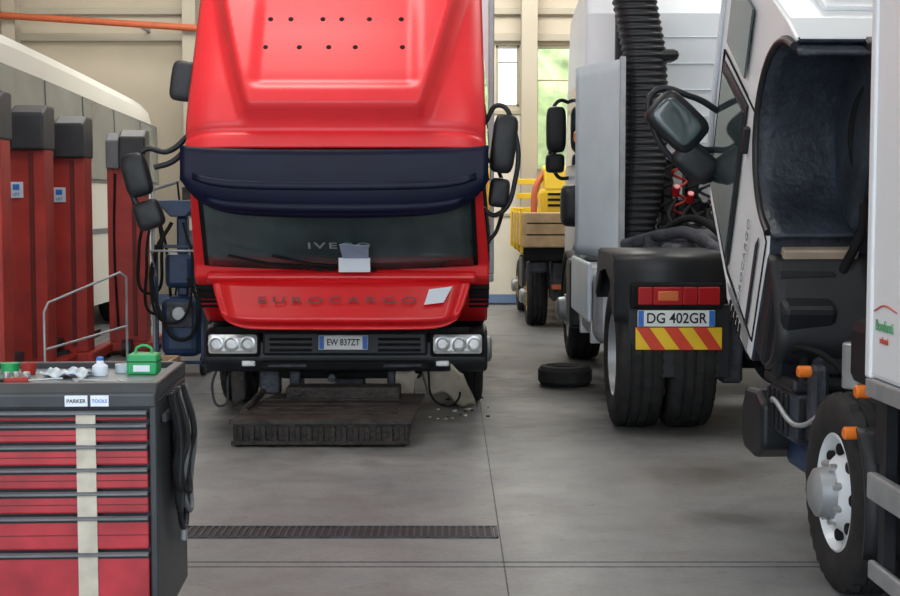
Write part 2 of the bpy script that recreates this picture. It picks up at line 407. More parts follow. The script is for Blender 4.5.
def ln2(u,v): return (.46+.07*u-.05*v,-.14+.1*v,.38-.22*v-.05*u+.02*math.sin(u*6+v*5))
grid(rt,'hanging_liner_scrap',ln2,8,8,LIN,.01)
def ln3(u,v): return (-.80+.05*u,-.12+.05*v,.36-.26*v+.03*u)
grid(rt,'hanging_liner_strip',ln3,4,8,RUST2,.01)
box(rt,'undertray',(-.5,.55),(.0,.3),(.27,.34),BLKM,.02)
box(rt,'left_mud_panel',(-.66,-.50),(.0,.1),(.15,.4),ENG,.02)
boxes(rt,'under_nose_brackets',[((-.42,-.34),(-.1,.2),(.18,.36)),((.30,.36),(-.1,.2),(.2,.36)),((-.1,.12),(.1,.3),(.16,.3)),((.42,.5),(-.05,.1),(.12,.36))],ENG,.01)
tube(rt,'dangling_cable',[(-.95,-.1,.38),(-.99,-.12,.2),(-.93,-.1,.08),(-.88,-.05,.3)],.010,ENG)
tube(rt,'dangling_cable_right',[(.60,-.1,.36),(.66,-.14,.12),(.80,-.1,.10),(.84,-.05,.34)],.008,BLKM)
cyl(rt,'tow_eye',(-.1,-.2,.30),(-.1,.1,.30),.03,ENG)
mirror_head(rt,'mirror_main_right',(1.13,-.85,1.98),(.17,.12,.40),(0,.12,0))
mirror_head(rt,'mirror_wide_right',(1.10,-.82,1.65),(.14,.10,.20),(0,.1,0))
tube(rt,'mirror_arm_right',[(1.0,-.80,2.12),(1.10,-.84,2.24),(1.19,-.86,2.1),(1.21,-.86,1.75),(1.08,-.82,1.50),(.98,-.78,1.55)],.017,BLK)
mirror_head(rt,'mirror_main_left',(-1.36,-.85,1.77),(.18,.13,.30),(0,-.25,0))
mirror_head(rt,'mirror_wide_left',(-1.28,-.85,1.50),(.19,.12,.20),(0,-.35,0))
tube(rt,'mirror_arm_left',[(-1.0,-.80,2.05),(-1.15,-.84,1.93),(-1.30,-.86,1.94),(-1.40,-.86,1.72),(-1.30,-.86,1.45)],.02,BLK)
tube(rt,'mirror_arm_left_low',[(-1.0,-.80,1.98),(-1.12,-.84,1.86),(-1.24,-.86,1.82)],.02,BLK)
mirror_head(rt,'kerb_mirror',(-1.08,-.62,2.42),(.17,.09,.28),(0,.15,0),LCAP)
tube(rt,'kerb_mirror_arm',[(-.92,-.60,2.3),(-1.0,-.60,2.34),(-1.05,-.6,2.4)],.014,BLK)
tube(rt,'grab_rail',[(1.03,-.5,1.3),(1.1,-.5,1.4),(1.1,-.7,1.8),(1.0,-.75,1.9)],.014,BLK)

# lift ramp under truck nose
rp=group('rusty_lift_platform',(-.83,9.7,0))
box(rp,'platform_body',(-1.41,-.27),(9.02,9.98),(.015,.16),RUST,.01)
mk(rp,'platform_deck',[(-1.43,9.0,.165),(-.25,9.0,.165),(-.18,9.98,.20),(-1.25,10.0,.20)],[(0,1,2,3)],RUST2,solid=.03)
boxes(rp,'platform_front_ribs',[((-1.38+.075*i,-1.345+.075*i),(9.0,9.03),(.03,.135)) for i in range(15)],RUST)
box(rp,'platform_bumper_bar',(-1.42,-.26),(8.985,9.01),(.015,.04),RUST,.004)
boxes(rp,'deck_cleats',[((-1.3,-.35),(9.2+.17*i,9.225+.17*i),(.18,.20+.005*i)) for i in range(4)],RUST)
box(rp,'platform_upper_block',(-1.15,-.35),(9.75,9.97),(.19,.29),RUST,.01)
tube(rp,'platform_arm',[(-1.38,9.3,.19),(-1.33,9.9,.24)],.025,RUST2,False)

# ================================================================= WHITE TRUCK (tilted, right)
wt=group('white_tilted_cab_truck',(2.535,6.95,0),(0,0,pi+.03)); wt['off']=[0,0,0]
chassis(wt,1.27,WHT,boxy=(1.80,5.6),boxx=(-1.03,1.05),boxz=(.95,3.5),wr=.41)
c2=cab(wt,(0,0,.80),(64*pi/180,0,0),WHT,WHT,False)
box(c2,'see_through_patch',(.62,.98),(.50,.66),(-.07,-.02),mat('see_through_beige',(.42,.33,.25),.8,0,.2,6),.01)  # beige panel added in place of a see-through gap under the cab
text(c2,'door_lettering','EUROCARGO',(1.052,.36,.34),.062,(pi/2,0,pi/2),LETG,.001,1.2,1.2)
mk(c2,'door_stripe',[(1.048,.12,.14),(1.048,.62,.14),(1.048,.56,.18),(1.048,.12,.18)],[(0,1,2,3)],BLK,solid=.004)
mk(c2,'roof_pillar_band',[(1.028,.0,.55),(1.045,.10,.62),(1.045,.10,.1),(1.045,-.0,.1)],[(0,1,2,3)],GAL,solid=.004)
def skirt(u,v):
    return (.80+.24*u,.62-.50*v,-.04-.34*math.sin(v*pi*.75)+.05*u*v)
grid(c2,'inner_mudguard_skirt',skirt,8,20,BLK,.025)
tube(c2,'wiring_loom',[(.55,.3,-.05),(.7,.5,-.12),(.62,.8,-.05),(.66,1.2,.2),(.6,1.6,0)],.022,BLKM)
tube(c2,'steering_shaft',[(.5,.35,.0),(.58,.28,-.25),(.5,.3,-.5)],.025,ENG)
boxes(c2,'floor_brackets',[((.62,.74),(1.60,1.68),(-.06,.10)),((.30,.50),(.55,.72),(-.16,.0)),((.40,.56),(1.0,1.2),(-.10,.02))],BLK,.01)
mirror_head(wt,'mirror_main',(1.26,-.85,2.03),(.34,.12,.24),(0,-.75,0))
mirror_head(wt,'mirror_glass',(1.27,-.79,2.03),(.27,.03,.17),(0,-.75,0),GLS)
mirror_head(wt,'mirror_wide',(1.15,-.88,1.81),(.26,.12,.17),(0,-.65,0))
tube(wt,'mirror_arm',[(.98,-.95,1.75),(1.10,-.92,1.71),(1.25,-.88,1.80),(1.39,-.86,2.0),(1.39,-.86,2.19),(1.18,-.86,2.17),(1.0,-.9,2.08)],.018,BLK)
tube(wt,'mirror_arm_inner',[(1.0,-.93,1.88),(1.12,-.9,1.89),(1.19,-.86,1.98)],.018,BLK)
box(wt,'battery_case',(.62,.98),(.10,.60),(.48,.72),UND,.03)
box(wt,'battery_lid',(.60,1.0),(.09,.61),(.72,.78),BLK,.02)
boxes(wt,'battery_case_ribs',[((.98,.995),(.14+.08*i,.17+.08*i),(.51,.70)) for i in range(5)],BLK)
boxes(wt,'battery_case_back_ribs',[((.66+.07*i,.69+.07*i),(.60,.615),(.51,.70)) for i in range(5)],BLK)
box(wt,'lower_fairing',(.55,.90),(.15,.55),(.32,.47),BLUE,.03)
tube(wt,'brake_hose',[(.9,.3,.76),(.95,.5,.92),(.8,.75,.82),(.85,.95,.60)],.015,BLKM)
tube(wt,'coolant_line',[(.6,.3,.75),(.7,.55,.95),(.55,.85,.9)],.025,ENG)
tube(wt,'heater_hose',[(.5,.1,.9),(.75,.2,.96),(.9,.45,.86),(.95,.6,.75)],.02,BLKM)
tube(wt,'air_line',[(.97,.15,.62),(1.02,.4,.66),(.98,.62,.58),(.9,.9,.72)],.012,GAL)
box(wt,'cab_latch_bracket',(.40,.86),(1.52,1.62),(.78,1.02),BLK,.02)
box(wt,'air_filter_box',(.48,.86),(.95,1.5),(.82,1.10),BLK,.05)
boxes(wt,'bay_clutter',[((.45,.7),(.5,.8),(.8,1.0)),((.62,.8),(.72,.92),(.45,.75)),((.5,.9),(.78,.84),(.6,.68)),((.46,.6),(.2,.4),(.75,.95)),((.70,.86),(.34,.48),(.78,.88)),((.86,.94),(.62,.72),(.50,.86))],ENG,.02)
cyl(wt,'fluid_reservoir',(.78,.86,.78),(.78,.86,.98),.07,GAL)
cyl(wt,'shock_absorber',(.62,1.1,.45),(.62,1.0,.85),.035,BLK)
box(wt,'side_tank',(.55,.98),(2.05,3.1),(.36,.78),UND,.06)
boxes(wt,'side_tank_straps',[((.54,.99),(2.25,2.29),(.35,.79)),((.54,.99),(2.8,2.84),(.35,.79))],ENG)
box(wt,'side_guard_rail',(1.01,1.05),(1.80,4.8),(.50,.60),GAL,.01)
box(wt,'side_guard_upper',(1.01,1.04),(1.80,4.8),(.20,.27),GAL,.01)
boxes(wt,'side_guard_posts',[((.96,1.01),(1.82+i*1.2,1.88+i*1.2),(.2,.9)) for i in range(3)],BLK)
def mg(u,v):
    a=-.35+v*1.1; return (.90+.13*u,1.27+.47*math.cos(a),.41+.47*math.sin(a))
grid(wt,'rear_half_mudguard',mg,4,12,BLK,.02)
for i,(y,z) in enumerate(((.90,.86),(1.68,.88),(1.55,.70))):
    cyl(wt,'marker_lamp_%d'%i,(1.0,y,z),(1.06,y,z),.026,OLENS,16)
boxes(wt,'under_box_brackets',[((.5,1.0),(1.74,1.80),(.62,.93)),((.5,1.0),(2.6,2.7),(.80,.93))],BLK)
text(wt,'box_logo','Bonfanti',(1.054,1.97,1.15),.055,(pi/2,0,pi/2),LETGN,.001,1,1)
text(wt,'box_logo_small','salumi',(1.054,1.97,1.10),.035,(pi/2,0,pi/2),LETRD,.001,1,1)
tube(wt,'logo_arc',[(1.053,1.86,1.20),(1.053,1.96,1.225),(1.053,2.09,1.21)],.003,LETRD)

# ================================================================= TRACTOR UNIT
dt=group('white_tractor_unit',(2.35,12,0))
for s,xs in((-1,(1.30,1.655)),(1,(3.06,3.42))):
    for k,x in enumerate(xs):
        wheel(dt,'rear_wheel_%d%d'%(s+2,k),(x,9.88,.51),s,.51,.325,GAL,False,84)
cyl(dt,'rear_axle',(1.5,9.88,.51),(3.2,9.88,.51),.10,BLKM)
lathe(dt,'differential',(2.35,9.88,.51),(0,1,0),[(-.25,.001),(-.22,.14),(-.05,.22),(.1,.2),(.25,.08),(.25,.001)],ENG)
for x in(1.95,2.75):
    box(dt,'frame_rail_%d'%int(x*10),(x-.04,x+.04),(9.55,15.2),(.82,1.06),BLKM,.01)
boxes(dt,'cross_members',[((1.95,2.75),(y,y+.12),(.86,1.02)) for y in(9.55,10.7,11.8,13)],BLKM)
boxes(dt,'suspension_parts',[((1.85,2.0),(9.5,9.9),(.35,.8)),((2.05,2.3),(9.6,9.7),(.5,.8)),((2.7,2.85),(9.5,9.9),(.35,.8))],ENG,.02)
cyl(dt,'air_spring',(1.98,9.75,.55),(1.98,9.75,.85),.12,BLKM)
cyl(dt,'air_tank',(2.1,10.9,.6),(2.6,10.9,.6),.14,ENG)
for k,(xa,xb) in enumerate(((1.11,1.86),(2.84,3.62))):
    def mgd(u,v,xa=xa,xb=xb):
        L=v*3.0
        if L<.45: y,z=9.44, .78+L*.9
        elif L<.8:
            a=(L-.45)/.35*pi/2; y,z=9.44+.14*(1-math.cos(a)), 1.185+.05*math.sin(a)
        elif L<2.2: y=9.58+(L-.8)*.58; z=1.235
        else: y=10.39+(L-2.2)*.25; z=1.235-(L-2.2)*.45
        return (xa+(xb-xa)*(u+1)/2,y,z)
    grid(dt,'mudguard_%d'%k,mgd,2,40,BLK,.03)
    mk(dt,'mudguard_side_%d'%k,[((xa if k==0 else xb),y,z) for y,z in((9.44,.82),(9.44,1.18),(9.58,1.235),(10.39,1.235),(10.58,.9),(10.49,.92),(10.27,1.08),(9.92,1.12),(9.62,1.05),(9.50,.85))],[tuple(range(10))],BLK,solid=.02)
    box(dt,'lamp_housing_%d'%k,(xa+.10,xb-.02),(9.36,9.43),(.87,1.05),BLKM,.02)
    w0=xa+.15
    for j,(f0,f1) in enumerate(((0,.10),(.10,.30),(.30,.40),(.40,.55))):
        box(dt,'tail_lens_%d_%d'%(k,j),(w0+f0,w0+f1-.003),(9.34,9.38),(.90,1.02),RLENS,.008)
    box(dt,'indicator_lens_%d'%k,(w0+.13,w0+.27),(9.335,9.36),(.925,.995),AMB,.01)
    box(dt,'mud_flap_%d'%k,(xa+.09,xb+.03),(9.40,9.425),(.40,.90),BLK,.01)
    x0,x1,z0,z1=xa+.14,xb-.03,.595,.745
    box(dt,'hazard_board_%d'%k,(x0,x1),(9.375,9.40),(z0,z1),YEL,.003)
    n=3; w=(x1-x0)/n
    for j in range(n):
        a=x0+w*j+w*.12; b=a+w*.5
        xs_=[max(x0,min(x1,q)) for q in (a-.03,b-.03,b+.08,a+.08)]
        mk(dt,'hazard_stripe_%d_%d'%(k,j),[(xs_[0],9.371,z1),(xs_[1],9.371,z1),(xs_[2],9.371,z0),(xs_[3],9.371,z0)],[(0,1,2,3)],HAZR,solid=.003)
box(dt,'number_plate',(1.26,1.78),(9.365,9.38),(.752,.862),PLATE,.004)
boxes(dt,'number_plate_bands',[((1.263,1.30),(9.36,9.37),(.755,.859)),((1.74,1.777),(9.36,9.37),(.755,.859))],PBLUE,.001)
text(dt,'plate_text','DG 402GR',(1.52,9.362,.806),.098,(pi/2,0,0),INK,.002,.90)
cabp=[(12.95,1.05),(12.92,3.3),(13.1,3.65),(14.6,3.45),(14.95,2.7),(15.15,1.9),(15.2,.7),(14.7,.55),(14.6,1.0),(13.9,1.15),(13.3,1.0)]
prism(dt,'cab_shell',cabp,1.24,3.55,WHT,bevel=.05,seg=3)
boxes(dt,'cab_rear_ribs',[((1.90,3.3),(12.914,12.93),(1.4+.24*i,1.41+.24*i)) for i in range(8)],PALE,.003)
mk(dt,'cab_side_window',[(1.232,y,z) for y,z in((13.6,1.95),(13.6,2.7),(14.6,2.7),(14.85,1.95))],[(0,1,2,3)],GLS,solid=.01)
grid(dt,'side_fairing',lambda u,v:(1.16+.31*v,12.86-.80*v-.04*math.sin(v*pi),1.10+.85*(u+1)),16,10,PALE,.03)
boxes(dt,'fairing_edge',[((1.45,1.50),(12.03,12.08),(1.10,2.82))],GAL)
vs=[];fs=[];path=[]
NP=160
for i in range(NP):
    t=i/(NP-1); z=1.25+2.3*t
    x=1.64+.07*math.sin(t*pi*1.1)
    if z>2.9: x-=.10*(z-2.9)
    path.append((x,12.3,z))
SG=28
for i,q in enumerate(path):
    r=.175 if (i//2)%2 else .164
    if i<40: r*=.75+.25*i/40
    for k in range(SG):
        a=2*pi*k/SG
        ca,sa=math.cos(a),math.sin(a)
        vs.append((q[0]+r*1.1*math.copysign(abs(ca)**.7,ca),q[1]+r*math.copysign(abs(sa)**.7,sa),q[2]))
for i in range(NP-1):
    for k in range(SG): fs.append((i*SG+k,i*SG+(k+1)%SG,(i+1)*SG+(k+1)%SG,(i+1)*SG+k))
mk(dt,'intake_duct',vs,fs,BLK,smooth=False)
box(dt,'intake_duct_head',(1.60,1.98),(12.15,12.45),(2.80,2.90),BLK,.05)
tube(dt,'intake_duct_elbow',[(1.64,12.3,1.30),(1.70,12.2,1.10),(1.9,12.1,.98)],.13,BLK)
box(dt,'intake_bracket',(1.46,1.56),(12.45,12.55),(1.2,3.4),BLK,.02)
lathe(dt,'coupling_plate',(2.35,10.4,1.10),(0,0,1),[(0,.001),(0,.45),(.06,.47),(.08,.44),(.08,.001)],ENG,40)
boxes(dt,'coupling_supports',[((1.92,2.05),(10.2,10.6),(1.02,1.12)),((2.65,2.78),(10.2,10.6),(1.02,1.12))],BLKM)
box(dt,'catwalk_box',(1.62,3.0),(11.6,12.0),(1.06,1.30),ENG,.03)
for i,(x,z,m) in enumerate(((1.96,1.72,RLENS),(2.08,1.66,RLENS),(2.20,1.60,BLK),(2.29,1.67,RLENS),(2.38,1.58,ENG))):
    cyl(dt,'coupling_head_%d'%i,(x,12.2,z-.08),(x,12.12,z),.032,m,16)
    tube(dt,'air_line_%d'%i,[(x,12.15,z-.1),(x-.1,11.9,1.45),(x+.05,11.6,1.34),(x+.15,11.9,1.42),(x+.1,12.3,1.6)],.016,BLKM)
for k in range(5):
    tube(dt,'coiled_line_%d'%k,[(1.88+.12*k+.06*math.cos(t*.9),12.26+.05*math.sin(t*.9),1.3+.022*t) for t in range(34)],.013,(BLKM,LRED,BLKM,ENG,BLKM)[k])
boxes(dt,'rear_cab_clutter',[((1.86,1.96),(12.34,12.6),(1.25,1.95)),((2.0,2.3),(12.4,12.7),(1.2,1.62)),((2.35,2.6),(12.35,12.6),(1.2,1.80)),((1.86,2.6),(12.5,12.6),(1.88,1.96)),((2.08,2.2),(12.4,12.6),(1.6,1.88)),((1.86,2.5),(11.9,12.1),(1.25,1.42))],BLK,.02)
cyl(dt,'exhaust_silencer',(1.92,11.2,1.24),(2.35,11.2,1.24),.13,ENG)
boxes(dt,'deck_clutter',[((1.70,1.95),(10.9,11.3),(1.02,1.26)),((2.05,2.3),(11.3,11.5),(1.1,1.4)),((1.86,2.1),(10.1,10.25),(1.05,1.20))],ENG,.03)
tube(dt,'exhaust_pipe',[(1.50,12.0,1.22),(1.8,11.4,1.33),(1.9,10.8,1.32),(2.05,10.4,1.18)],.05,ENG)
tube(dt,'deck_hose',[(1.75,11.6,1.35),(1.95,11.0,1.45),(2.15,10.6,1.25)],.03,BLKM)
box(dt,'fuel_tank',(1.15,1.80),(11.05,12.55),(.45,1.05),GAL,.10,4)
boxes(dt,'fuel_tank_straps',[((1.14,1.81),(11.3,11.36),(.44,1.06)),((1.14,1.81),(12.2,12.26),(.44,1.06))],CHR)
box(dt,'side_skirt',(1.10,1.14),(11.2,12.7),(.62,1.10),PALE,.02)
box(dt,'cab_step',(1.12,1.5),(13.05,13.5),(.40,1.05),BLK,.04)
for s,x in((-1,1.34),(1,3.40)):
    wheel(dt,'front_wheel_%d'%(s+2),(x,14.15,.50),s,.50,.32,GAL,True,48)
grid(dt,'front_mudguard',lambda u,v:(1.34+.17*u,14.15+.58*math.cos(v*pi),.5+.58*math.sin(v*pi)),2,16,BLK,.03)
mirror_head(dt,'mirror_main',(1.10,14.6,2.33),(.21,.14,.48),(0,0,0))
mirror_head(dt,'mirror_wide',(1.09,14.6,1.98),(.20,.14,.20),(0,0,0))
tube(dt,'mirror_arm',[(1.28,14.7,2.6),(1.12,14.65,2.62),(1.10,14.65,2.2),(1.12,14.65,1.85),(1.28,14.7,1.83)],.02,BLK)
cyl(dt,'roof_marker_lamp',(1.18,13.4,2.20),(1.24,13.4,2.20),.05,OLENS)
mirror_head(dt,'air_horn_pod',(1.16,13.1,1.55),(.26,.3,.40),(0,0,0))

# ================================================================= YELLOW FLATBED
yt=group('yellow_flatbed_truck',(1.7,18.5,0))
for s,x in((-1,1.10),(1,2.75)):
    for k,y in enumerate((17.9,20.2)):
        wheel(yt,'wheel_%d%d'%(s+2,k),(x,y,.38),s,.38,.26,YEL,True,40)
box(yt,'bed_floor',(.90,2.95),(17.2,20.0),(.92,1.02),BLKM,.02)
box(yt,'bed_side',(.88,.94),(17.2,20.0),(1.02,1.45),TAN,.02)
box(yt,'bed_tailboard',(.88,2.95),(17.15,17.22),(1.02,1.45),TAN,.02)
boxes(yt,'bed_posts',[((.86,.90),(17.2+.9*i,17.26+.9*i),(.95,1.50)) for i in range(4)],YEL)
boxes(yt,'bed_board_lines',[((.94,2.9),(17.14,17.16),(1.17+.14*i,1.185+.14*i)) for i in range(2)],BLKM)
box(yt,'bed_beam',(.90,2.9),(17.14,17.25),(.86,.93),BLKM,.01)
box(yt,'load_machine_body',(1.14,1.75),(17.5,18.2),(1.03,1.75),YEL,.06)
prism(yt,'load_machine_hood',[(17.5,1.72),(17.6,2.0),(18.1,2.05),(18.2,1.72)],1.18,1.72,YEL,bevel=.03)
boxes(yt,'load_grille',[((1.22,1.5),(17.48,17.51),(1.52+.07*i,1.55+.07*i)) for i in range(3)],BLKM)
cyl(yt,'load_machine_exhaust',(1.28,17.9,2.0),(1.28,17.9,2.3),.03,BLKM)
tube(yt,'load_machine_arm',[(1.05,17.6,1.4),(1.08,17.7,1.75),(1.2,17.8,1.95)],.04,ORG)
boxes(yt,'load_headboard',[((.94,2.9),(19.9,19.95),(1.02+.2*i,1.10+.2*i)) for i in range(5)],YEL)
box(yt,'yellow_cab',(1.35,2.9),(20.05,21.0),(.6,2.05),YEL,.1,3)
box(yt,'yellow_cab_window',(1.5,2.75),(20.02,20.06),(1.55,1.95),GLS,.02)
boxes(yt,'chassis_rails',[((1.4,1.5),(17.2,20.9),(.62,.86)),((2.3,2.4),(17.2,20.9),(.62,.86))],BLKM)
box(yt,'tool_locker',(.95,1.35),(18.5,19.3),(.42,.85),ENG,.03)
boxes(yt,'underbed_clutter',[((1.25,1.7),(17.3,17.7),(.35,.85)),((.95,1.2),(17.25,17.4),(.7,.86))],ENG,.03)
box(yt,'rear_underrun',(1.25,2.85),(17.2,17.28),(.50,.56),ORG,.01)

# ================================================================= COACH on the left
bus=group('white_coach',(-5.3,16,0))
def top(y): return 3.34-.30*max(0,(y-13)/7.6)**1.2
ys=[11.3,11.38,11.6,12.5,14,15.5,17,18.5,19.6,20.2,20.5,20.6]
sc_=[.90,.96,1,1,1,1,1,1,1,.98,.93,.86]
vs=[];fs=[]
for y,k in zip(ys,sc_):
    t=top(y); X0,X1=-4.22,-6.5; xc=(X0+X1)/2; hw=(X0-X1)/2*k
    pts=[(xc+hw,.35),(xc+hw,1.55),(xc+hw-.03,t-.42),(xc+hw-.08,t-.22),(xc+hw-.2,t-.09),(xc+hw-.5,t-.02),(xc,t+.03),(xc-hw+.5,t-.02),(xc-hw+.22,t-.10),(xc-hw+.09,t-.25),(xc-hw+.03,t-.45),(xc-hw,1.55),(xc-hw,.35)]
    vs+=[(a,y,1.6+(b-1.6)*(.94+.06*k) if b>1.6 else b) for a,b in pts]
m_=13
for i in range(len(ys)-1):
    for j in range(m_):
        fs.append((i*m_+j,i*m_+(j+1)%m_,(i+1)*m_+(j+1)%m_,(i+1)*m_+j))
fs.append(tuple(range(m_))); fs.append(tuple(range((len(ys)-1)*m_,len(ys)*m_)))
BUSW=mat('coach_white',(.66,.65,.60),.35,0,.04,1)
o=mk(bus,'coach_body',vs,fs,BUSW,smooth=True); o.data.set_sharp_from_angle(angle=.5)
yy=[11.7,13.2,14.7,16.2,17.7,19.2,20.3]
for i in range(6):
    a,b=yy[i]+.04,yy[i+1]-.04
    mk(bus,'side_window_%d'%i,[(-4.205,a,1.85),(-4.205,b,1.85),(-4.238,b,top(b)-.44),(-4.238,a,top(a)-.44)],[(0,1,2,3)],GLG,solid=.02)
mk(bus,'window_band',[(-4.214,11.6,1.81),(-4.214,20.35,1.81),(-4.240,20.35,top(20.35)-.40),(-4.240,11.6,top(11.6)-.40)],[(0,1,2,3)],LCAP2,solid=.008)
box(bus,'side_stripe',(-4.222,-4.205),(11.5,20.4),(1.2,1.26),LCAP2,.003)
for y in(13.0,18.4):
    wheel(bus,'wheel_%d'%int(y),(-4.4,y,.48),1,.48,.30,WHT,True,40)
    wheel(bus,'wheel_far_%d'%int(y),(-6.3,y,.48),-1,.48,.30,WHT,True,40)
mk(bus,'windscreen',[(-4.5,20.62,1.4),(-6.2,20.62,1.4),(-6.2,20.60,2.4),(-4.5,20.60,2.4)],[(0,1,2,3)],GLS,solid=.01)

# ================================================================= COLUMN LIFTS
def lift(x,y,h,rot=0,w=.42,lab=True):
    e=group('mobile_column_lift',(x,y,0),(0,0,rot)); e['off']=[0,0,0]
    hw=w/2
    prism(e,'column',[(-hw,-.16),(hw,-.16),(hw,.16),(hw-.04,.16),(hw-.04,-.10),(-hw+.04,-.10),(-hw+.04,.16),(-hw,.16)],.12,h-.38,LRED,axis='z',bevel=.01)
    box(e,'column_back',(-hw+.04,hw-.04),(-.12,-.02),(.12,h-.4),LRED,.01)
    boxes(e,'column_front_ribs',[((-hw-.004,-hw+.06),(-.172,-.15),(.15,h-.40)),((hw-.10,hw+.004),(-.172,-.15),(.15,h-.40))],LRED)
    boxes(e,'front_slot',[((hw-.14,hw-.10),(-.168,-.158),(.2,h-.42))],LREDD)
    prism(e,'motor_cap',[(-.24,h-.40),(.2,h-.40),(.2,h),(-.06,h),(-.24,h-.08)],-hw*.35,hw+.01,LCAP,bevel=.02)
    prism(e,'motor_cap_side',[(-.22,h-.40),(.18,h-.40),(.18,h-.03),(-.06,h-.03),(-.22,h-.12)],-hw-.01,-hw*.36,LCAP2,bevel=.015)
    if lab:
        box(e,'label',(-.10,.02),(-.178,-.165),(h-.82,h-.68),PALE,.002)
        box(e,'label_logo',(-.07,-.01),(-.182,-.175),(h-.75,h-.70),PBLUE,.002)
        text(e,'label_text','LIFT',(-.04,-.181,h-.79),.035,(pi/2,0,0),PBLUE,.001)
    box(e,'carriage',(-.16,.16),(.10,.24),(.35,1.0),LCAP,.02)
    for s in(-1,1):
        box(e,'base_leg_%d'%(s+2),(s*.14,s*.26),(-.2,.75),(.04,.14),LRED,.02)
        box(e,'wheel_fork_%d'%(s+2),(s*.04,s*.12),(.2,.85),(.2,.28),LCAP,.01)
        cyl(e,'base_roller_%d'%(s+2),(s*.17,.7,.05),(s*.24,.7,.05),.05,BLK)
    cyl(e,'rear_roller',(-.05,-.28,.09),(.05,-.28,.09),.09,BLK)
    box(e,'base_plate',(-hw,hw),(-.22,.2),(.05,.14),LRED,.01)
    tube(e,'hose_run',[(-hw+.08,-.18,h-.45),(-hw+.06,-.19,1.2),(-hw+.09,-.19,.3)],.012,BLKM)
    return e
lift(-3.80,11.35,2.48,.06,lab=False)
lift(-3.79,12.55,2.44,.04)
lift(-3.69,13.55,2.40,.04,.40)
lift(-3.33,14.55,2.32,.10,.38,lab=False)

hr=group('steel_handrail',(-3.0,11.6,0))
tube(hr,'upper_rail',[(-3.20,11.0,0),(-3.20,11.0,.72),(-3.18,11.05,.79),(-2.74,11.6,1.00),(-2.70,11.65,.96),(-2.70,11.65,0)],.011,GAL,False)
tube(hr,'lower_rail',[(-3.20,11.0,.42),(-2.70,11.65,.55)],.010,GAL,False)

bm_=group('blue_oil_drainer',(-2.55,12.8,0))
box(bm_,'drainer_tank',(-2.62,-2.26),(12.6,13.1),(.18,.72),BLUE,.08,3)
box(bm_,'drainer_panel',(-2.56,-2.32),(12.57,12.61),(.45,.68),ENG,.01)
cyl(bm_,'drainer_gauge',(-2.44,12.58,.58),(-2.44,12.54,.58),.06,GAL)
box(bm_,'drainer_column',(-2.50,-2.40),(12.8,12.92),(.72,1.45),BLUE,.02)
box(bm_,'drainer_pump',(-2.60,-2.34),(12.72,12.98),(.80,1.12),BLUE,.05)
prism(bm_,'drainer_funnel',[(-2.66,1.60),(-2.24,1.60),(-2.38,1.45),(-2.52,1.45)],12.62,13.1,BLUE,axis='y',bevel=.01)
boxes(bm_,'drainer_frame',[((-2.66,-2.63),(12.58,12.61),(.1,1.2)),((-2.25,-2.22),(12.58,12.61),(.1,1.2)),((-2.66,-2.22),(12.58,12.61),(1.17,1.2)),((-2.66,-2.22),(12.58,12.61),(.12,.15))],BLUE)
for x in(-2.64,-2.26):
    cyl(bm_,'drainer_wheel_%d'%int(-x*10),(x-.02,12.75,.09),(x+.02,12.75,.09),.09,BLK)
    cyl(bm_,'drainer_wheel_r_%d'%int(-x*10),(x-.02,13.0,.09),(x+.02,13.0,.09),.09,BLK)
tube(bm_,'drainer_hose',[(-2.35,12.55,.9),(-2.25,12.5,.6),(-2.4,12.5,.35),(-2.6,12.5,.6),(-2.65,12.55,1.1),(-2.5,12.6,1.4)],.018,BLKM)
tube(bm_,'drainer_hose_thin',[(-2.55,12.55,1.3),(-2.68,12.5,.9),(-2.5,12.5,.5),(-2.3,12.5,1.0),(-2.4,12.6,1.4)],.012,BLKM)
tube(bm_,'drainer_handle',[(-2.65,12.6,.9),(-2.66,12.45,1.15),(-2.24,12.45,1.15),(-2.24,12.6,.9)],.012,GAL,False)
hs=group('hose_stand',(-2.88,13.6,0))
cyl(hs,'stand_post',(-2.88,13.6,0),(-2.88,13.6,1.75),.02,GAL)
box(hs,'stand_foot',(-3.0,-2.76),(13.42,13.78),(0,.05),BLK,.01)
tube(hs,'hanging_loop_a',[(-2.88,13.55,1.6),(-3.0,13.5,1.1),(-2.9,13.5,.7),(-2.78,13.5,1.1),(-2.86,13.55,1.6)],.016,BLKM)
tube(hs,'hanging_loop_b',[(-2.86,13.53,1.55),(-2.92,13.47,1.0),(-2.82,13.47,.5),(-2.72,13.47,1.0),(-2.84,13.53,1.55)],.014,BLKM)
tube(hs,'stand_arm',[(-2.88,13.6,1.70),(-2.6,13.5,1.78)],.016,GAL,False)
tube(hs,'air_gun_hose',[(-2.62,13.5,1.78),(-2.58,13.5,1.2),(-2.65,13.45,.5),(-2.6,13.4,.3)],.010,BLKM)
wb=group('parts_shelf',(-2.6,15.6,0))
boxes(wb,'shelf_posts',[((-3.0,-2.96),(15.4,15.44),(0,1.6)),((-2.14,-2.1),(15.4,15.44),(0,1.6)),((-3.0,-2.96),(15.8,15.84),(0,1.6)),((-2.14,-2.1),(15.8,15.84),(0,1.6))],ENG)
boxes(wb,'shelf_boards',[((-3.02,-2.08),(15.38,15.86),(z,z+.03)) for z in(.2,.6,1.0,1.4)],GAL)
for q,mm in enumerate((BLUE,ENG,LCAP2,RUST2)):
    boxes(wb,'shelf_contents_%d'%q,[((-2.95+.17*i,-2.83+.17*i),(15.45,15.75),(z+.03,z+.03+random.uniform(.12,.33))) for i in range(5) for k,z in enumerate((.2,.6,1.0,1.4)) if (i+k)%4==q],mm)
pd=group('parts_crate',(-2.6,11.6,0))
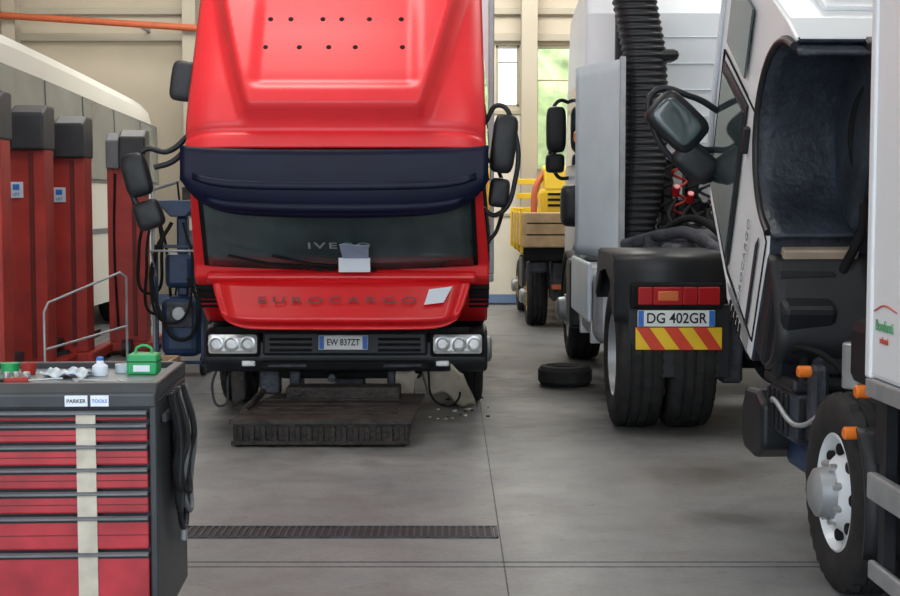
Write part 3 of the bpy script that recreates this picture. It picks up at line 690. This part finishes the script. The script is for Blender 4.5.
boxes(pd,'crate_walls',[((-2.60,-2.3),(11.42,11.45),(.0,.28)),((-2.60,-2.3),(11.85,11.88),(.0,.28)),((-2.60,-2.57),(11.42,11.88),(.0,.28)),((-2.33,-2.3),(11.42,11.88),(.0,.28)),((-2.60,-2.3),(11.42,11.88),(.0,.03))],TAN)

# ================================================================= TOOL CABINET
tb=group('tool_cabinet',(-.985,4.66,0),(0,0,.045)); tb['off']=[0,0,0]
W=-1.0; Dp=.68
box(tb,'cabinet_body',(W,0),(.02,Dp),(.14,.93),TBLK,.01)
boxes(tb,'cabinet_corner_posts',[((W,W+.025),(-.005,.03),(.14,.94)),((-.025,0),(-.005,.03),(.14,.94))],TBLK)
zs=[.905,.862,.790,.712,.632,.548,.425,.16]
for i in range(1,len(zs)):
    z1=zs[i-1]-.010; z0=zs[i]+.002
    box(tb,'drawer_front_%d'%i,(W+.03,-.03),(-.012,.03),(z0,z1-.006),TRED,.006)
    prism(tb,'drawer_pull_%d'%i,[(-.012,z1-.010),(-.032,z1-.008),(-.032,z1-.001),(-.012,z1+.004)],W+.03,-.03,LCAP2,bevel=.002)
    box(tb,'drawer_gap_%d'%i,(W+.03,-.03),(-.014,.02),(z1-.019,z1-.008),INK,.0)
    if i<7: box(tb,'drawer_mid_line_%d'%i,(W+.03,-.03),(-.0135,.0),((z0+z1)/2-.008,(z0+z1)/2-.005),LREDD,.0)
box(tb,'tape_strip',(-.265,-.20),(-.0175,-.008),(.17,.885),TAPE,.001)
prism(tb,'top_rim_front',[(-.015,.905),(-.015,.955),(.03,.985),(.07,.985),(.07,.93)],W,0,TBLK,bevel=.008)
box(tb,'top_tray_mat',(W+.03,-.04),(.06,Dp-.03),(.93,.962),mat('tray_rubber_grey',(.20,.22,.235),.4,0,.3,10),.004)
boxes(tb,'top_rim_sides',[((W,W+.035),(.05,Dp),(.93,.985)),((-.04,0),(.05,Dp),(.93,.985)),((W,0),(Dp-.035,Dp),(.93,.985))],TBLK)
boxes(tb,'rim_label_1',[((-.30,-.225),(-.019,-.012),(.913,.950))],PAPER,.001)
boxes(tb,'rim_label_2',[((-.215,-.155),(-.019,-.012),(.913,.950))],PAPER,.001)
text(tb,'rim_label_text','PARKER',(-.262,-.020,.931),.018,(pi/2,0,0),INK,.0005)
text(tb,'rim_label_text_2','TOOLS',(-.185,-.020,.931),.016,(pi/2,0,0),PBLUE,.0005)
for x in(W+.1,-.1):
    for y in(.1,Dp-.1):
        cyl(tb,'caster_%d_%d'%(int(-x*10),int(y*10)),(x-.02,y,.06),(x+.02,y,.06),.06,BLK)
        box(tb,'caster_fork_%d_%d'%(int(-x*10),int(y*10)),(x-.03,x+.03),(y-.03,y+.03),(.10,.15),GAL,.004)
box(tb,'side_rail',(0,.02),(.08,Dp-.04),(.84,.87),TBLK,.006)
def hang(k,y0,y1,zb,r,m):
    tube(tb,'hung_hose_%d'%k,[(.02,y0,.93),(.035+.006*k,y0+.01,.75),(.035,y0+.01,zb+.1),(.035+.004*k,(y0+y1)/2,zb),(.035,y1,zb+.1),(.035+.006*k,y1-.01,.75),(.02,y1-.02,.92)],r,m)
hang(0,.18,.36,.50,.010,BLK); hang(1,.24,.44,.42,.011,BLK); hang(2,.14,.30,.58,.009,BLKM); hang(3,.34,.54,.46,.010,LCAP2); hang(4,.29,.48,.54,.011,RUB)
prism(tb,'hung_apron',[(.30,.93),(.42,.93),(.45,.62),(.40,.50),(.28,.55),(.27,.75)],.012,.03,BLKM,bevel=.006)
cyl(tb,'hung_nozzle',(.035,.34,.43),(.035,.34,.37),.014,GAL)

CZ=.962
def wp(lx,ly):
    a=.045; return (-.985+lx*math.cos(a)-ly*math.sin(a), 4.66+lx*math.sin(a)+ly*math.cos(a))
gb=group('green_tool_case',(*wp(-.12,.47),CZ+.001)); gb['off']=[0,0,0]
box(gb,'case_body',(-.055,.055),(-.045,.045),(0,.075),GRN,.008)
box(gb,'case_lid_line',(-.057,.057),(-.047,.047),(.046,.05),INK,.001)
tube(gb,'case_handle',[(-.03,0,.075),(-.025,0,.095),(.025,0,.095),(.03,0,.075)],.005,GRN)
box(gb,'case_label',(-.03,.03),(-.048,-.044),(.012,.036),PAPER,.001)
sb=group('spray_bottle',(*wp(-.27,.42),CZ+.001)); sb['off']=[0,0,0]
lathe(sb,'bottle',(0,0,0),(0,0,1),[(0,.001),(0,.026),(.004,.028),(.035,.028),(.045,.014),(.055,.012),(.055,.001)],PAPER,24)
cyl(sb,'bottle_cap',(0,0,.054),(0,0,.068),.014,PBLUE)
tr=group('tape_roll',(*wp(-.20,.52),CZ+.001)); tr['off']=[0,0,0]
lathe(tr,'roll',(0,0,0),(0,0,1),[(0,.022),(0,.035),(.03,.035),(.03,.022)],PALE,28,close=True)
rg=group('folded_rag',(*wp(-.38,.38),CZ+.006)); rg['off']=[0,0,0]
grid(rg,'cloth',lambda u,v:(.08*u,.14*(v-.5),.012+.008*math.sin(u*5+v*7)+.004*math.cos(u*11)),20,16,PALE,.008)
sk=group('socket_set',(*wp(-.58,.26),CZ+.001)); sk['off']=[0,0,0]
box(sk,'socket_rail',(-.1,.1),(-.02,.02),(0,.01),BLK,.003)
for i in range(6):
    cyl(sk,'socket_%d'%i,(-.085+.034*i,0,.01),(-.085+.034*i,0,.035),.010+.001*i,CHR,12)
sd=group('screwdriver',(*wp(-.45,.18),CZ+.016),(0,0,.5)); sd['off']=[0,0,0]
cyl(sd,'handle',(-.10,0,0),(-.02,0,0),.014,LRED,12)
cyl(sd,'blade',(-.02,0,0),(.10,0,0),.004,CHR,10)
wr_=group('spanner',(*wp(-.24,.22),CZ+.006),(0,0,-.3)); wr_['off']=[0,0,0]
box(wr_,'shank',(-.07,.07),(-.008,.008),(-.004,.004),CHR,.002)
for s in(-1,1):
    lathe(wr_,'ring_%d'%(s+2),(s*.08,0,-.004),(0,0,1),[(0,.010),(0,.018),(.009,.018),(.009,.010)],CHR,20,close=True)
ct=group('small_cup',(*wp(-.54,.47),CZ+.001)); ct['off']=[0,0,0]
lathe(ct,'cup',(0,0,0),(0,0,1),[(0,.001),(0,.024),(.04,.03),(.037,.027),(.006,.021),(.006,.001)],LRED,24)
ct=group('grease_tin',(*wp(-.62,.52),CZ+.001)); ct['off']=[0,0,0]
lathe(ct,'tin',(0,0,0),(0,0,1),[(0,.001),(0,.032),(.03,.032),(.03,.034),(.036,.034),(.036,.001)],GRN,24)

# loose tyre, rag, debris
lt=group('small_tyre',(1.0,12.1,.0)); lt['off']=[0,0,0]
lathe(lt,'tyre_carcass',(0,0,.085),(0,0,1),[(-.06,.13),(-.085,.17),(-.08,.21),(-.045,.235),(.045,.235),(.08,.21),(.085,.17),(.06,.13)],RUB,40,close=True)
lt=group('rag_pile',(1.05,12.75,0)); lt['off']=[0,0,0]
grid(lt,'cloth',lambda u,v:(.22*u,.28*(v-.5),.025+.05*(1-u*u)*(1-(2*v-1)**2)*(1+.5*math.sin(u*9)*math.cos(v*11))),24,18,BLKM,.01)
db=group('floor_debris',(-.1,10,0))
vs=[];fs=[]
def chip(x,y,s):
    n=len(vs); a=random.uniform(0,3)
    for dz in(0.001,.006+s*.2):
        for k in range(5):
            t=a+k*2*pi/5; r=s*random.uniform(.6,1.1); vs.append((x+r*math.cos(t),y+r*math.sin(t)*1.3,dz))
    fs.append(tuple(range(n,n+5))); fs.append(tuple(range(n+9,n+4,-1)))
    for k in range(5): fs.append((n+k,n+(k+1)%5,n+5+(k+1)%5,n+5+k))
for k in range(16): chip(random.uniform(-.1,.3),random.uniform(10.2,11.3),random.uniform(.006,.018))
mk(db,'debris_dark',vs,fs,RUST)
vs=[];fs=[]
for k in range(9): chip(random.uniform(-.2,.15),random.uniform(10.1,10.7),random.uniform(.012,.028))
mk(db,'debris_pale',vs,fs,TAPE)

# ================================================================= ROOM
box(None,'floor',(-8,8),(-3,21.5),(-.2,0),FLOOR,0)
box(None,'wall_left',(-8.2,-8),(-3,21.7),(0,6.2),CREAM,0)
box(None,'wall_right',(8,8.2),(-3,21.7),(0,6.2),CREAM,0)
box(None,'ceiling',(-8.2,8.2),(-3,21.7),(6.2,6.4),CEIL,0)
ops=[(.70,1.06,3.02,3.95),(1.30,2.20,2.05,3.95),(2.5,4.6,2.4,3.95),(5.0,7.2,2.4,3.95)]
segs=[]
xs=[-8]+[q for o in ops for q in o[:2]]+[8]
for i in range(0,len(xs),2): segs.append(((xs[i],xs[i+1]),(21.5,21.7),(0,6.2)))
for o in ops:
    segs.append(((o[0],o[1]),(21.5,21.7),(0,o[2]))); segs.append(((o[0],o[1]),(21.5,21.7),(o[3],6.2)))
boxes(None,'wall_back',segs,CREAM,0)
FR=mat('window_glass_frosted',(.92,.95,.94),.2,0,.02); 
b=FR.node_tree.nodes['Principled BSDF']; b.inputs['Transmission Weight'].default_value=.97; b.inputs['IOR'].default_value=1.03
for i,o in enumerate(ops):
    w=group('window_%d'%(i+1),((o[0]+o[1])/2,21.6,(o[2]+o[3])/2))
    box(w,'glass',(o[0]+.02,o[1]-.02),(21.59,21.61),(o[2]+.02,o[3]-.02),FR,0)
    boxes(w,'frame',[((o[0],o[0]+.04),(21.52,21.66),(o[2],o[3])),((o[1]-.04,o[1]),(21.52,21.66),(o[2],o[3])),((o[0],o[1]),(21.52,21.66),(o[2],o[2]+.04)),((o[0],o[1]),(21.52,21.66),(o[3]-.04,o[3])),((o[0],o[1]),(21.56,21.63),(o[2]+(o[3]-o[2])*.72,o[2]+(o[3]-o[2])*.72+.02))],BEAMM)
dd=group('door_1',(.85,21.45,1.4))
box(dd,'door_leaf',(.55,1.08),(21.44,21.5),(.02,2.9),mat('door_cream',(.72,.68,.58),.5,0,.03),.01)
boxes(dd,'door_trim',[((.50,.55),(21.42,21.5),(0,2.95)),((.55,1.08),(21.42,21.445),(1.35,1.40)),((.50,1.1),(21.42,21.5),(2.9,2.96))],BEAMM)
boxes(dd,'door_base',[((.55,1.08),(21.42,21.445),(.02,.16))],SKIRT)
box(None,'baseboard_back',(-8,.49),(21.46,21.5),(0,.16),SKIRT,.005)
cl=group('steel_column',(1.18,21.3,0))
boxes(cl,'column_flanges',[((1.07,1.31),(21.12,21.15),(0,6.2)),((1.07,1.31),(21.38,21.41),(0,6.2)),((1.175,1.205),(21.15,21.38),(0,6.2))],BEAMM)
boxes(None,'trim_1',[((-8,8),(21.42,21.5),(4.0,4.12)),((-8,8),(21.42,21.5),(4.40,4.50))],BEAMM,.01)
boxes(None,'trim_2',[((-8,8),(21.3,21.5),(5.2,5.5))],BEAMM,.01)
for k,x in enumerate((-6.6,-3.9,4.8)):
    c_=group('steel_column',(x,21.3,0))
    boxes(c_,'column_flanges',[((x-.1,x+.1),(21.12,21.15),(0,6.2)),((x-.1,x+.1),(21.38,21.41),(0,6.2)),((x-.015,x+.015),(21.15,21.38),(0,6.2))],BEAMM)
pp=group('orange_wall_pipe',(-5.5,21.2,4.2))
tube(pp,'pipe_run',[(-7.9,21.05,4.42),(-3.0,21.05,4.10)],.05,ORG,False)
boxes(pp,'pipe_brackets',[((-7,-6.95),(21.05,21.5),(4.30,4.35)),((-4.6,-4.55),(21.05,21.5),(4.14,4.19))],GAL)
dr=group('floor_drain_grate',(-.55,6.66,0))
boxes(dr,'drain_frame',[((-1.33,.23),(6.54,6.555),(0,.006)),((-1.33,.23),(6.765,6.78),(0,.006)),((-1.33,-1.315),(6.54,6.78),(0,.006)),((.215,.23),(6.54,6.78),(0,.006))],ENG,.001)
box(dr,'drain_void',(-1.31,.21),(6.56,6.76),(0,.002),INK,0)
boxes(dr,'drain_bars',[((-1.30+.034*i,-1.289+.034*i),(6.56,6.76),(.002,.007)) for i in range(45)],ENG,0)
boxes(None,'trim_3',[((-8,8),(6.02,6.028),(0,.0015)),((-8,8),(6.10,6.112),(0,.0015)),((-8,8),(11.5,11.508),(0,.001)),((-8,8),(16.5,16.508),(0,.001))],ENG,0)
boxes(None,'trim_4',[((.235,.241),(-3,21),(0,.0012)),((-4.0,-3.994),(-3,21),(0,.0012)),((4.6,4.606),(-3,21),(0,.0012))],ENG,0)

# outside
box(None,'yard_ground',(-40,40),(-30,50),(-.5,-.21),OUTG,0)
hd=group('garden_hedge',(10.3,26.5,0)); hd['off']=[0,0,0]
def hg(u,v):
    a=v*pi; r=1+.25*math.sin(u*23)*math.cos(a*7)+.15*math.sin(u*51+a*9)
    return (u*8.7,-1.3*math.cos(a)*r*.8,4.6*math.sin(a)*(1+.08*math.sin(u*17))*(.9+.1*r)-.2)
grid(hd,'foliage',hg,160,30,LEAF)

# ================================================================= LIGHT
w=bpy.data.worlds.new('sky'); sc.world=w; w.use_nodes=True
bg=w.node_tree.nodes['Background']; bg.inputs[0].default_value=(.84,.92,1,1); bg.inputs[1].default_value=3.3
def area(name,loc,sx,sy,power,rot=(0,0,0),col=(1,.97,.92)):
    l=bpy.data.lights.new(name,'AREA'); l.shape='RECTANGLE'; l.size=sx; l.size_y=sy; l.energy=power; l.color=col
    o=bpy.data.objects.new(name,l); sc.collection.objects.link(o); o.location=loc; o.rotation_euler=rot; return o
area('added_fill',(-3.5,5,6.1),2,4,50)  # added overhead area fills, unseen, to brighten the hall and trucks
area('added_fill.001',(2.0,4,6.1),2,4,80)
area('added_fill.002',(-1.5,9.5,6.1),2,2.5,150)
area('added_fill.003',(3.5,12,6.1),2,3,130)
area('added_fill.004',(-4,18,6.1),3,3,210)
area('added_fill.005',(1.2,18.5,6.1),3,3,360)
s=bpy.data.lights.new('sun','SUN'); s.energy=3.5; s.angle=.02; s.color=(1,.95,.85)
so=bpy.data.objects.new('sun',s); sc.collection.objects.link(so); so.rotation_euler=(math.radians(40),math.radians(15),0)

# ================================================================= CAMERA
cd=bpy.data.cameras.new('camera'); cd.sensor_width=36; cd.lens=56; cd.clip_start=.05
co=bpy.data.objects.new('camera',cd); sc.collection.objects.link(co)
co.location=(0,0,1.6); co.rotation_euler=(math.radians(86),0,0)
sc.camera=co
